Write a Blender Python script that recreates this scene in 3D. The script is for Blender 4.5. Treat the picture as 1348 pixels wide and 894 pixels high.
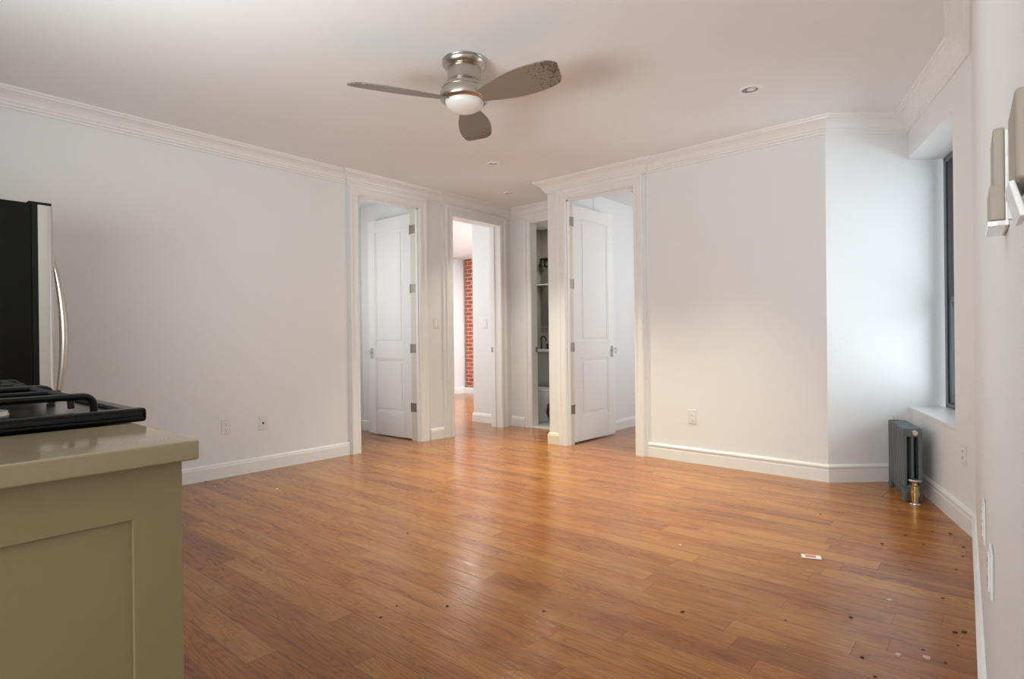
import bpy, bmesh, math, random
from mathutils import Vector, Matrix
random.seed(7)
for o in list(bpy.data.objects): bpy.data.objects.remove(o)
S = bpy.context.scene
COL = S.collection
PI = math.pi
# ------------------------------------------------------------------ camera
HC = 1.05
YAW, PITCH, ROLL, FPX = math.radians(40.63), 0.00132, -0.01087, 765.3
cam_d = bpy.data.cameras.new('camera'); cam = bpy.data.objects.new('camera', cam_d); COL.objects.link(cam)
cam_d.sensor_fit = 'HORIZONTAL'; cam_d.sensor_width = 36.0; cam_d.lens = FPX / 1348 * 36.0
cam_d.clip_start = 0.01; cam_d.clip_end = 100
def cam_axes():
    r0 = Vector((math.cos(YAW), math.sin(YAW), 0)); f0 = Vector((-math.sin(YAW), math.cos(YAW), 0)); d0 = Vector((0, 0, -1))
    cp, sp, cr, sr = math.cos(PITCH), math.sin(PITCH), math.cos(ROLL), math.sin(ROLL)
    d1 = cp * d0 - sp * f0; f1 = sp * d0 + cp * f0
    return cr * r0 - sr * d1, sr * r0 + cr * d1, f1
_r, _d, _f = cam_axes(); _u = -_d; _b = -_f
cam.matrix_world = Matrix(((_r.x, _u.x, _b.x, 0), (_r.y, _u.y, _b.y, 0), (_r.z, _u.z, _b.z, HC), (0, 0, 0, 1)))
S.camera = cam
# ------------------------------------------------------------------ colour, world, lights
S.view_settings.view_transform = 'Standard'; S.view_settings.look = 'None'
S.view_settings.gamma = 1.0; S.view_settings.exposure = 0.74
try: S.view_settings.use_curve_mapping = False
except Exception: pass
W = bpy.data.worlds.new('sky'); S.world = W; W.use_nodes = True
bg = W.node_tree.nodes['Background']; bg.inputs[0].default_value = (0.82, 0.91, 1.0, 1); bg.inputs[1].default_value = 1.3
def area(name, loc, target, sx, sy, power, color=(1, 1, 1), spread=PI):
    d = bpy.data.lights.new(name, 'AREA'); d.shape = 'RECTANGLE'; d.size = sx; d.size_y = sy; d.energy = power; d.color = color; d.spread = spread
    o = bpy.data.objects.new(name, d); COL.objects.link(o); o.location = loc
    o.rotation_euler = (Vector(target) - Vector(loc)).to_track_quat('-Z', 'Y').to_euler(); return o
area('daylight_window', (1.05, 4.9, 0.95), (-0.9, 4.3, 1.35), 2.0, 2.2, 25, (0.94, 0.97, 1.0))
area('hall_fill', (-0.42, -2.4, 1.35), (-1.3, 2.5, 1.35), 1.0, 2.2, 22, (0.95, 0.97, 1.0))  # added fill behind the camera; this hall has no window
area('ceiling_fill', (-2.0, -0.14, 1.45), (-2.3, 3.3, 2.75), 1.4, 0.35, 23.5, (0.92, 0.98, 1.0), math.radians(165))  # unseen area light added to lift the ceiling, not a kitchen lamp
area('closet_fill', (-5.3, 2.75, 1.7), (-5.3, 4.0, 1.2), 0.6, 1.2, 4.6, (0.97, 0.99, 1.0))  # added fill that brightens the windowless room behind the first door
area('far_room_fill', (-6.0, 6.9, 2.58), (-6.0, 6.9, 0), 1.3, 1.3, 52, (0.93, 0.98, 1.0))  # panel added under the ceiling to brighten the far room
area('far_room_stub_fill', (-6.5, 4.55, 1.8), (-5.2, 5.3, 1.4), 0.5, 1.2, 9, (0.93, 0.98, 1.0))  # extra unseen fill for the stub wall inside the middle doorway
area('right_room_fill', (-1.5, 5.9, 1.6), (-3.4, 5.6, 1.2), 0.9, 1.5, 12, (0.94, 0.98, 1.0))  # added light in the closed side room, brightens the open leaf
area('bathroom_fill', (-4.3, 6.0, 2.58), (-4.3, 6.0, 0), 0.4, 0.4, 7, (1.0, 0.96, 0.88))  # fill added to an unlit bathroom that rendered too dark
def spot(name, loc, target, power, ang, color):
    d = bpy.data.lights.new(name, 'SPOT'); d.energy = power; d.spot_size = math.radians(ang); d.spot_blend = 1.0; d.color = color; d.shadow_soft_size = 0.05
    o = bpy.data.objects.new(name, d); COL.objects.link(o); o.location = loc
    o.rotation_euler = (Vector(target) - Vector(loc)).to_track_quat('-Z', 'Y').to_euler(); return o
spot('spot_fill_window_side', (-1.234, 3.76, 2.575), (-1.95, 3.45, 0), 125, 86, (1.0, 0.95, 0.66))  # fixture is switched off; beam added to brighten the floor near the window
spot('spot_fill_middle', (-3.456, 3.796, 2.575), (-3.0, 3.6, 0), 138, 94, (1.0, 0.95, 0.68))  # added beam below an unlit fixture, lifts the mid floor
spot('spot_fill_back', (-4.036, 4.68, 2.575), (-3.9, 4.4, 0), 46, 96, (1.0, 0.95, 0.72))  # added beam below the unlit back fixture
# ------------------------------------------------------------------ materials
def mat(name, col, rough=0.5, metal=0.0, bump=0.0, bscale=60, spec=0.5, trans=0.0, ior=1.45, var=0.0, coat=0.0):
    m = bpy.data.materials.new(name); m.use_nodes = True; nt = m.node_tree; b = nt.nodes['Principled BSDF']
    b.inputs['Base Color'].default_value = (*col, 1); b.inputs['Roughness'].default_value = rough; b.inputs['Metallic'].default_value = metal
    b.inputs['Specular IOR Level'].default_value = spec; b.inputs['Transmission Weight'].default_value = trans; b.inputs['IOR'].default_value = ior
    b.inputs['Coat Weight'].default_value = coat
    tc = nt.nodes.new('ShaderNodeTexCoord'); n = nt.nodes.new('ShaderNodeTexNoise'); n.inputs['Scale'].default_value = bscale; n.inputs['Detail'].default_value = 3
    nt.links.new(tc.outputs['Object'], n.inputs['Vector'])
    if bump:
        bp = nt.nodes.new('ShaderNodeBump'); bp.inputs['Strength'].default_value = bump; bp.inputs['Distance'].default_value = 0.002
        nt.links.new(n.outputs['Fac'], bp.inputs['Height']); nt.links.new(bp.outputs['Normal'], b.inputs['Normal'])
    if var:
        mx = nt.nodes.new('ShaderNodeMix'); mx.data_type = 'RGBA'
        mx.inputs['A'].default_value = (*[c * (1 - var) for c in col], 1); mx.inputs['B'].default_value = (*[min(1, c * (1 + var)) for c in col], 1)
        nt.links.new(n.outputs['Fac'], mx.inputs['Factor']); nt.links.new(mx.outputs['Result'], b.inputs['Base Color'])
    return m
M = {}
M['wall'] = mat('wall_paint', (0.845, 0.855, 0.855), 0.55, bump=0.12, bscale=35, spec=0.3)
M['wall2'] = mat('cool_white_paint', (0.86, 0.865, 0.87), 0.55, bump=0.1, bscale=35, spec=0.3)
M['ceil'] = mat('ceiling_paint', (0.89, 0.905, 0.91), 0.7, bump=0.08, bscale=20, spec=0.2)
M['trim'] = mat('trim_gloss_paint', (0.88, 0.875, 0.865), 0.3, bump=0.05, bscale=40, spec=0.45)
M['door'] = mat('door_paint', (0.85, 0.85, 0.84), 0.35, bump=0.05, bscale=40)
M['jamb'] = mat('cream_jamb_paint', (0.72, 0.68, 0.58), 0.4)
M['plinth'] = mat('cream_plinth_paint', (0.86, 0.79, 0.64), 0.4)
M['hinge'] = mat('aged_nickel_hinge', (0.34, 0.31, 0.28), 0.45, 0.8)
M['chrome'] = mat('chrome', (0.75, 0.74, 0.72), 0.15, 1.0)
M['nickel'] = mat('brushed_nickel', (0.52, 0.47, 0.41), 0.28, 1.0, bump=0.05, bscale=200)
M['steel'] = mat('stainless_steel', (0.62, 0.60, 0.57), 0.32, 1.0, bump=0.03, bscale=150)
M['fridge'] = mat('black_fridge_side', (0.004, 0.0038, 0.0033), 0.5, bump=0.1, bscale=300, spec=0.12)
M['gasket'] = mat('black_gasket', (0.004, 0.004, 0.004), 0.6, spec=0.2)
M['counter'] = mat('cream_quartz_dimmed', (0.335, 0.275, 0.165), 0.12, spec=0.5, var=0.05, bscale=300)  # cream stone with the dim warm light mixed into its colour
M['cabinet'] = mat('cream_paint_dimmed', (0.275, 0.22, 0.115), 0.45, bump=0.03, bscale=50)  # cream paint darkened to olive; the kitchen's shade is in the colour
M['enamel'] = mat('black_enamel', (0.004, 0.004, 0.004), 0.25, spec=0.25)
M['cooktop'] = mat('dark_cooktop_surface', (0.014, 0.011, 0.009), 0.25, spec=0.3)
M['iron'] = mat('cast_iron_grate', (0.006, 0.006, 0.006), 0.4, bump=0.2, bscale=400, spec=0.3)
M['radiator'] = mat('slate_grey_radiator_paint', (0.11, 0.135, 0.145), 0.42, spec=0.5, bump=0.2, bscale=120)
M['brass'] = mat('brass_valve', (0.55, 0.43, 0.20), 0.3, 1.0)
M['plate'] = mat('white_plastic_plate', (0.80, 0.79, 0.76), 0.35)
M['plate_grey'] = mat('grey_beige_plastic', (0.38, 0.33, 0.27), 0.45)
M['plate_white'] = mat('bright_white_plastic', (0.9, 0.9, 0.88), 0.3)
M['slot'] = mat('dark_socket_slot', (0.03, 0.028, 0.025), 0.6)
M['sashgrey'] = mat('grey_window_metal', (0.17, 0.20, 0.22), 0.4, 0.3)
M['sashdark'] = mat('dark_window_track', (0.03, 0.035, 0.04), 0.5)
M['glass'] = mat('window_glass', (0.9, 0.96, 0.97), 0.02, trans=1.0, ior=1.45)
def clear_pane():
    m = bpy.data.materials.new('window_glass'); m.use_nodes = True; nt = m.node_tree; out = nt.nodes['Material Output']; nt.nodes.remove(nt.nodes['Principled BSDF'])
    t = nt.nodes.new('ShaderNodeBsdfTransparent'); t.inputs[0].default_value = (0.93, 0.97, 0.97, 1); g = nt.nodes.new('ShaderNodeBsdfGlossy'); g.inputs['Roughness'].default_value = 0.02
    f = nt.nodes.new('ShaderNodeFresnel'); f.inputs[0].default_value = 1.45; mx = nt.nodes.new('ShaderNodeMixShader')
    nt.links.new(f.outputs[0], mx.inputs[0]); nt.links.new(t.outputs[0], mx.inputs[1]); nt.links.new(g.outputs[0], mx.inputs[2]); nt.links.new(mx.outputs[0], out.inputs[0]); return m
M['glass'] = clear_pane()
M['crystal'] = mat('crystal_knob', (0.95, 0.95, 0.95), 0.05, trans=0.8, ior=1.5)
M['opal'] = mat('opal_glass', (0.86, 0.85, 0.82), 0.25)
M['lampgrey'] = mat('lamp_grey_recess', (0.25, 0.25, 0.24), 0.4)
M['porcelain'] = mat('white_porcelain', (0.85, 0.86, 0.87), 0.1)
M['vanity'] = mat('grey_vanity_lacquer', (0.42, 0.43, 0.41), 0.3)
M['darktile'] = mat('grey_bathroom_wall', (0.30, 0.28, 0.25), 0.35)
M['mirror'] = mat('mirror_silver', (0.42, 0.42, 0.40), 0.03, 1.0)
M['bronze'] = mat('dark_bronze', (0.035, 0.03, 0.022), 0.35, 0.7)
M['tile'] = mat('grey_floor_tile', (0.45, 0.47, 0.46), 0.3, var=0.15, bscale=8)
M['marble'] = mat('white_marble', (0.8, 0.79, 0.76), 0.2, var=0.05, bscale=10)
M['paper'] = mat('paper', (0.85, 0.82, 0.8), 0.6)
M['redink'] = mat('red_print', (0.55, 0.12, 0.14), 0.5)
M['crumb'] = mat('dark_crumb', (0.07, 0.035, 0.02), 0.9)
M['scrap'] = mat('paint_flake', (0.62, 0.47, 0.36), 0.7)

def nodes(m): return m.node_tree.nodes, m.node_tree.links
def math_n(N, L, op, a, b=None, c=None):
    n = N.new('ShaderNodeMath'); n.operation = op
    for i, v in enumerate((a, b, c)):
        if v is None: continue
        if isinstance(v, (int, float)): n.inputs[i].default_value = v
        else: L.new(v, n.inputs[i])
    return n.outputs[0]
def make_floor():
    m = bpy.data.materials.new('oak_strip_floor'); m.use_nodes = True; N, L = nodes(m); b = N['Principled BSDF']
    tc = N.new('ShaderNodeTexCoord'); sp = N.new('ShaderNodeSeparateXYZ'); L.new(tc.outputs['Object'], sp.inputs[0])
    X, Y = sp.outputs[0], sp.outputs[1]
    PW = 0.108
    v = math_n(N, L, 'DIVIDE', Y, PW); row = math_n(N, L, 'FLOOR', v); fv = math_n(N, L, 'FRACT', v)
    wn = N.new('ShaderNodeTexWhiteNoise'); wn.noise_dimensions = '1D'; L.new(row, wn.inputs['W'])
    ln = math_n(N, L, 'MULTIPLY_ADD', wn.outputs['Value'], 0.45, 0.75)
    wn2 = N.new('ShaderNodeTexWhiteNoise'); wn2.noise_dimensions = '1D'; L.new(math_n(N, L, 'ADD', row, 37.3), wn2.inputs['W'])
    xs = math_n(N, L, 'ADD', X, math_n(N, L, 'MULTIPLY', wn2.outputs['Value'], 5.0))
    u = math_n(N, L, 'DIVIDE', xs, ln); cell = math_n(N, L, 'FLOOR', u); fu = math_n(N, L, 'FRACT', u)
    cid = N.new('ShaderNodeCombineXYZ'); L.new(row, cid.inputs[0]); L.new(cell, cid.inputs[1])
    pn = N.new('ShaderNodeTexWhiteNoise'); pn.noise_dimensions = '3D'; L.new(cid.outputs[0], pn.inputs['Vector'])
    rnd = pn.outputs['Value']
    # grain coordinates, shifted per board
    gx = math_n(N, L, 'MULTIPLY_ADD', X, 1.0, math_n(N, L, 'MULTIPLY', rnd, 31.0))
    gy = math_n(N, L, 'MULTIPLY_ADD', Y, 1.0, math_n(N, L, 'MULTIPLY', rnd, 17.0))
    gc = N.new('ShaderNodeCombineXYZ'); L.new(gx, gc.inputs[0]); L.new(gy, gc.inputs[1]); L.new(rnd, gc.inputs[2])
    # cathedral figure: contour lines of a long soft noise
    mp = N.new('ShaderNodeMapping'); mp.inputs['Scale'].default_value = (1.6, 11.0, 1); L.new(gc.outputs[0], mp.inputs[0])
    n1 = N.new('ShaderNodeTexNoise'); n1.inputs['Scale'].default_value = 1.0; n1.inputs['Detail'].default_value = 1.5; n1.inputs['Roughness'].default_value = 0.4; L.new(mp.outputs[0], n1.inputs['Vector'])
    rings = math_n(N, L, 'FRACT', math_n(N, L, 'MULTIPLY', n1.outputs['Fac'], 20.0))
    ring = math_n(N, L, 'POWER', math_n(N, L, 'ABSOLUTE', math_n(N, L, 'MULTIPLY_ADD', rings, 2.0, -1.0)), 3.0)
    mp2 = N.new('ShaderNodeMapping'); mp2.inputs['Scale'].default_value = (7.0, 160.0, 1); L.new(gc.outputs[0], mp2.inputs[0])
    n2 = N.new('ShaderNodeTexNoise'); n2.inputs['Scale'].default_value = 1.0; n2.inputs['Detail'].default_value = 4; L.new(mp2.outputs[0], n2.inputs['Vector'])
    mp3 = N.new('ShaderNodeMapping'); mp3.inputs['Scale'].default_value = (1.3, 6.0, 1); L.new(gc.outputs[0], mp3.inputs[0])
    n3 = N.new('ShaderNodeTexNoise'); n3.inputs['Scale'].default_value = 1.0; n3.inputs['Detail'].default_value = 3; L.new(mp3.outputs[0], n3.inputs['Vector'])
    # board tone
    cr = N.new('ShaderNodeValToRGB'); L.new(rnd, cr.inputs[0]); e = cr.color_ramp.elements
    e[0].position = 0.0; e[0].color = (0.26, 0.078, 0.016, 1); e[1].position = 1.0; e[1].color = (0.46, 0.188, 0.036, 1)
    for p, c in ((0.10, (0.34, 0.107, 0.021, 1)), (0.55, (0.38, 0.130, 0.025, 1)), (0.88, (0.41, 0.150, 0.029, 1))):
        q = e.new(p); q.color = c
    def mixc(a, bcol, f, mode='MIX'):
        x = N.new('ShaderNodeMix'); x.data_type = 'RGBA'; x.blend_type = mode
        if isinstance(f, float): x.inputs['Factor'].default_value = f
        else: L.new(f, x.inputs['Factor'])
        L.new(a, x.inputs['A'])
        if isinstance(bcol, tuple): x.inputs['B'].default_value = bcol
        else: L.new(bcol, x.inputs['B'])
        return x.outputs['Result']
    c = mixc(cr.outputs[0], (0.42, 0.31, 0.24, 1), math_n(N, L, 'MULTIPLY', ring, math_n(N, L, 'MULTIPLY_ADD', n3.outputs['Fac'], 1.5, -0.1)), 'MULTIPLY')
    g2 = math_n(N, L, 'MAXIMUM', math_n(N, L, 'MULTIPLY_ADD', n2.outputs['Fac'], 4.0, -1.9), 0.0)
    c = mixc(c, (0.50, 0.40, 0.34, 1), math_n(N, L, 'MINIMUM', g2, 0.85), 'MULTIPLY')
    lg = math_n(N, L, 'MAXIMUM', math_n(N, L, 'MULTIPLY_ADD', n3.outputs['Fac'], 2.0, -0.85), 0.0)
    c = mixc(c, (0.53, 0.25, 0.075, 1), math_n(N, L, 'MINIMUM', lg, 0.5))
    # seams
    ev = math_n(N, L, 'MINIMUM', fv, math_n(N, L, 'SUBTRACT', 1.0, fv)); eu = math_n(N, L, 'MULTIPLY', math_n(N, L, 'MINIMUM', fu, math_n(N, L, 'SUBTRACT', 1.0, fu)), math_n(N, L, 'DIVIDE', ln, PW))
    ed = math_n(N, L, 'MINIMUM', ev, eu)
    seam = math_n(N, L, 'LESS_THAN', ed, 0.009)
    c = mixc(c, (0.45, 0.34, 0.28, 1), math_n(N, L, 'MULTIPLY', seam, 0.85), 'MULTIPLY')
    L.new(c, b.inputs['Base Color'])
    n4 = N.new('ShaderNodeTexNoise'); n4.inputs['Scale'].default_value = 2.2; n4.inputs['Detail'].default_value = 4; L.new(tc.outputs['Object'], n4.inputs['Vector'])
    L.new(math_n(N, L, 'MULTIPLY_ADD', n4.outputs['Fac'], 0.14, 0.10), b.inputs['Roughness'])
    h = math_n(N, L, 'ADD', math_n(N, L, 'MULTIPLY', ring, -0.25), math_n(N, L, 'MULTIPLY', g2, -0.35))
    h = math_n(N, L, 'ADD', h, math_n(N, L, 'MULTIPLY', seam, -1.0))
    h = math_n(N, L, 'ADD', h, math_n(N, L, 'MULTIPLY', n3.outputs['Fac'], 1.2))
    bp = N.new('ShaderNodeBump'); bp.inputs['Strength'].default_value = 0.45; bp.inputs['Distance'].default_value = 0.0016
    L.new(h, bp.inputs['Height']); L.new(bp.outputs['Normal'], b.inputs['Normal'])
    b.inputs['Specular IOR Level'].default_value = 0.38; b.inputs['Coat Weight'].default_value = 0.05; b.inputs['Coat Roughness'].default_value = 0.14
    L.new(bp.outputs['Normal'], b.inputs['Coat Normal'])
    return m
M['floor'] = make_floor()
def make_brick():
    m = bpy.data.materials.new('red_brick'); m.use_nodes = True; N, L = nodes(m); b = N['Principled BSDF']
    tc = N.new('ShaderNodeTexCoord'); mp = N.new('ShaderNodeMapping'); mp.inputs['Rotation'].default_value = (PI / 2, 0, 0); L.new(tc.outputs['Object'], mp.inputs[0])
    sp = N.new('ShaderNodeSeparateXYZ'); L.new(tc.outputs['Object'], sp.inputs[0]); cb = N.new('ShaderNodeCombineXYZ'); L.new(sp.outputs[0], cb.inputs[0]); L.new(sp.outputs[2], cb.inputs[1])
    br = N.new('ShaderNodeTexBrick'); br.inputs['Scale'].default_value = 1.0; br.inputs['Brick Width'].default_value = 0.21; br.inputs['Row Height'].default_value = 0.075
    br.inputs['Mortar Size'].default_value = 0.007; br.inputs['Color1'].default_value = (0.50, 0.13, 0.07, 1); br.inputs['Color2'].default_value = (0.36, 0.085, 0.05, 1); br.inputs['Mortar'].default_value = (0.75, 0.55, 0.45, 1)
    L.new(cb.outputs[0], br.inputs['Vector']); L.new(br.outputs['Color'], b.inputs['Base Color']); b.inputs['Roughness'].default_value = 0.85
    bp = N.new('ShaderNodeBump'); bp.inputs['Strength'].default_value = 0.5; bp.inputs['Distance'].default_value = 0.004; bp.invert = True; L.new(br.outputs['Fac'], bp.inputs['Height']); L.new(bp.outputs['Normal'], b.inputs['Normal'])
    return m
M['brick'] = make_brick()
def make_blade():
    m = bpy.data.materials.new('fan_blade_dusty'); m.use_nodes = True; N, L = nodes(m); b = N['Principled BSDF']
    tc = N.new('ShaderNodeTexCoord'); sp = N.new('ShaderNodeSeparateXYZ'); L.new(tc.outputs['Object'], sp.inputs[0])
    n = N.new('ShaderNodeTexNoise'); n.inputs['Scale'].default_value = 90; n.inputs['Detail'].default_value = 3; L.new(tc.outputs['Object'], n.inputs['Vector'])
    # dust gathers near the leading edge and the tip (x = length from hub)
    tip = math_n(N, L, 'MULTIPLY_ADD', sp.outputs[0], 2.2, -1.02)
    k = math_n(N, L, 'MULTIPLY', math_n(N, L, 'MAXIMUM', math_n(N, L, 'ADD', tip, math_n(N, L, 'MULTIPLY_ADD', n.outputs['Fac'], 2.2, -1.25)), 0.0), 2.4)
    x = N.new('ShaderNodeMix'); x.data_type = 'RGBA'; L.new(math_n(N, L, 'MINIMUM', k, 0.8), x.inputs['Factor'])
    x.inputs['A'].default_value = (0.27, 0.235, 0.20, 1); x.inputs['B'].default_value = (0.06, 0.045, 0.035, 1)
    L.new(x.outputs['Result'], b.inputs['Base Color']); b.inputs['Roughness'].default_value = 0.4; b.inputs['Metallic'].default_value = 0.25
    return m
M['blade'] = make_blade()

# ------------------------------------------------------------------ helpers
def props(o, label=None, cat=None, group=None, kind=None):
    if label: o['label'] = label
    if cat: o['category'] = cat
    if group: o['group'] = group
    if kind: o['kind'] = kind
    return o
class MB:
    def __init__(s): s.v = []; s.f = []
    def add(s, vs, fs, mx=None):
        k = len(s.v)
        for p in vs:
            p = Vector(p); s.v.append(tuple(mx @ p if mx else p))
        for f in fs: s.f.append(tuple(i + k for i in f))
        return s
    def box(s, x0, x1, y0, y1, z0, z1, mx=None):
        vs = [(x, y, z) for z in (z0, z1) for y in (y0, y1) for x in (x0, x1)]
        return s.add(vs, [(0, 2, 3, 1), (4, 5, 7, 6), (0, 1, 5, 4), (2, 6, 7, 3), (0, 4, 6, 2), (1, 3, 7, 5)], mx)
    def prism(s, poly, z0, z1, mx=None):       # polygon in xy extruded in z
        n = len(poly); vs = [(*p, z0) for p in poly] + [(*p, z1) for p in poly]
        fs = [tuple(reversed(range(n))), tuple(range(n, 2 * n))] + [(i, (i + 1) % n, n + (i + 1) % n, n + i) for i in range(n)]
        return s.add(vs, fs, mx)
    def lathe(s, prof, seg=40, mx=None):        # prof: (r, z)
        vs = []; fs = []; n = len(prof)
        for i in range(seg):
            a = 2 * PI * i / seg
            for r, z in prof: vs.append((r * math.cos(a), r * math.sin(a), z))
        for i in range(seg):
            j = (i + 1) % seg
            for k in range(n - 1):
                fs.append((i * n + k, j * n + k, j * n + k + 1, i * n + k + 1))
        return s.add(vs, fs, mx)
    def tube(s, pts, r, seg=10, mx=None, closed=False):
        pts = [Vector(p) for p in pts]; n = len(pts); vs = []; fs = []
        rs = r if isinstance(r, (list, tuple)) else [r] * n
        t0 = (pts[1] - pts[0]).normalized(); up = Vector((0, 0, 1)) if abs(t0.z) < 0.9 else Vector((1, 0, 0))
        a = t0.cross(up).normalized()
        for i, p in enumerate(pts):
            if i == 0: t = pts[1] - pts[0]
            elif i == n - 1: t = pts[-1] - pts[-2]
            else: t = (pts[i + 1] - pts[i]).normalized() + (pts[i] - pts[i - 1]).normalized()
            t.normalize(); a = (a - t * a.dot(t)).normalized(); b = t.cross(a)
            for k in range(seg):
                an = 2 * PI * k / seg; vs.append(p + (a * math.cos(an) + b * math.sin(an)) * rs[i])
        for i in range(n - 1):
            for k in range(seg):
                q = (k + 1) % seg; fs.append((i * seg + k, i * seg + q, (i + 1) * seg + q, (i + 1) * seg + k))
        fs.append(tuple(reversed(range(seg)))); fs.append(tuple((n - 1) * seg + k for k in range(seg)))
        return s.add(vs, fs, mx)
    def build(s, name, m, parent=None, bevel=0.0, smooth=False, origin=None, seg=2):
        me = bpy.data.meshes.new(name)
        o0 = Vector(origin) if origin else Vector((0, 0, 0))
        me.from_pydata([tuple(Vector(v) - o0) for v in s.v], [], s.f)
        bm = bmesh.new(); bm.from_mesh(me); bmesh.ops.remove_doubles(bm, verts=bm.verts, dist=1e-6); bmesh.ops.recalc_face_normals(bm, faces=bm.faces); bm.to_mesh(me); bm.free()
        me.materials.append(m)
        o = bpy.data.objects.new(name, me); COL.objects.link(o); o.location = o0
        if parent: o.parent = parent
        if bevel:
            md = o.modifiers.new('bevel', 'BEVEL'); md.width = bevel; md.segments = seg; md.limit_method = 'ANGLE'; md.angle_limit = math.radians(40); md.harden_normals = False
        if smooth or bevel:
            for p in me.polygons: p.use_smooth = True
            if not smooth or smooth == 'auto':
                md = o.modifiers.new('wn', 'WEIGHTED_NORMAL') if bevel else None
            if smooth == 'auto' and not bevel:
                me.set_sharp_from_angle(angle=math.radians(35))
        return o
def sweep(mb, path, prof, mapf, cap=True):
    """path: 2-D points, prof: (offset to the right of travel, height); mapf(p2d, h) -> 3-D"""
    P = [Vector(p) for p in path]; n = len(P); k = len(prof)
    nr = []
    for i in range(n - 1):
        d = (P[i + 1] - P[i]).normalized(); nr.append(Vector((d.y, -d.x)))
    vs = []
    for i in range(n):
        if i == 0: m_ = nr[0]
        elif i == n - 1: m_ = nr[-1]
        else: m_ = (nr[i - 1] + nr[i]) / (1 + nr[i - 1].dot(nr[i]))
        for d, h in prof: vs.append(mapf(P[i] + m_ * d, h))
    fs = []
    for i in range(n - 1):
        for j in range(k):
            q = (j + 1) % k; fs.append((i * k + j, i * k + q, (i + 1) * k + q, (i + 1) * k + j))
    fs.append(tuple(reversed(range(k)))); fs.append(tuple((n - 1) * k + j for j in range(k)))
    mb.add(vs, fs)
def empty(name, loc, rz=0.0, label=None, cat=None, group=None, kind=None):
    o = bpy.data.objects.new(name, None); COL.objects.link(o); o.location = loc; o.rotation_euler = (0, 0, rz); o.empty_display_size = 0.1
    return props(o, label, cat, group, kind)
def struct(mb, name, m, label, cat, bevel=0.0, smooth=False):
    return props(mb.build(name, m, None, bevel, smooth), label, cat, None, 'structure')
def copy_tree(o, parent=None):
    c = o.copy(); COL.objects.link(c); c.parent = parent
    for ch in list(o.children): copy_tree(ch, c)
    return c
CZ = 2.60
# ------------------------------------------------------------------ plan (wall faces)
XL = -4.635; XL1 = -4.612; XL2 = -4.588         # left wall, door 1 section, door 2 section
YB = 5.335                                      # bathroom wall
YD = 4.645                                      # door 3 section
XN = -3.50
DG0 = (-2.43, 4.668); DG1 = (-0.997, 4.620)     # diagonal right wall
FW1 = (-0.553, 5.022)                           # corner frontal / window wall
NW1 = (-0.142, 3.80)                            # corner window wall / near wall
def nearx(y): return 0.040 - 0.048 * y
wd = (Vector(NW1) - Vector(FW1)).normalized(); wn_ = Vector((-wd.y, wd.x))    # along W, outward normal
if wn_.x < 0: wn_ = -wn_
fd = (Vector(FW1) - Vector(DG1)).normalized()
# ------------------------------------------------------------------ floor and ceiling
struct(MB().box(-8.4, 0.6, -2.7, 8.4, -0.1, 0), 'floor', M['floor'], 'glossy orange-brown oak strip floor running through the whole apartment', 'floor')
struct(MB().box(-8.4, 0.6, -2.7, 8.4, CZ, CZ + 0.1), 'ceiling', M['ceil'], 'smooth off-white painted ceiling over the whole room', 'ceiling')
# ------------------------------------------------------------------ walls
D1 = (3.19, 3.93, 2.41); D2 = (4.37, 5.15, 2.395); D3 = (-3.29, -2.54, 2.405); DB = (-4.27, -3.60, 2.41)
XLB = -4.755; YBB = 5.435; YDB = 4.765
w = MB()
w.box(-4.80, XL, -0.45, 3.085, 0, CZ)
w.box(XLB, XL1, 3.085, D1[0], 0, CZ); w.box(XLB, XL1, D1[0], D1[1], D1[2], CZ); w.box(XLB, XL1, D1[1], 4.235, 0, CZ)
w.box(XLB, XL2, 4.235, D2[0], 0, CZ); w.box(XLB, XL2, D2[0], D2[1], D2[2], CZ); w.box(XLB, XL2, D2[1], YBB, 0, CZ)
struct(w, 'wall_left', M['wall'], 'long white left wall holding the two open doorways', 'wall')
w = MB()
w.box(XL2, DB[0], YB, YBB, 0, CZ); w.box(DB[0], DB[1], YB, YBB, DB[2], CZ); w.box(DB[1], XN + 0.1, YB, YBB, 0, CZ)
w.box(XN, XN + 0.07, YD, YB, 0, CZ)
struct(w, 'wall_bathroom', M['wall'], 'short white wall at the back around the bathroom doorway', 'wall')
w = MB()
w.box(XN + 0.07, D3[0], YD, YDB, 0, CZ); w.box(D3[0], D3[1], YD, YDB, D3[2], CZ); w.box(D3[1], -2.43, YD, YDB, 0, CZ)
w.prism([DG0, DG1, (DG1[0], 4.80), (-2.43, 4.79)], 0, CZ)
struct(w, 'wall_right', M['wall'], 'white wall with the right-hand open door and a plain stretch beside it', 'wall')
REV = 0.24
fe = Vector(FW1) + fd * (REV / abs(fd.dot(wn_)))          # end of frontal wall at window unit
w = MB(); o_ = Vector((-fd.y, fd.x)) * 0.12
w.prism([DG1, tuple(fe + fd * 0.12), tuple(fe + fd * 0.12 + o_), tuple(Vector(DG1) + o_)], 0, CZ)
struct(w, 'wall_frontal', M['wall2'], 'narrow bright wall facing the camera beside the window', 'wall')
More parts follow.
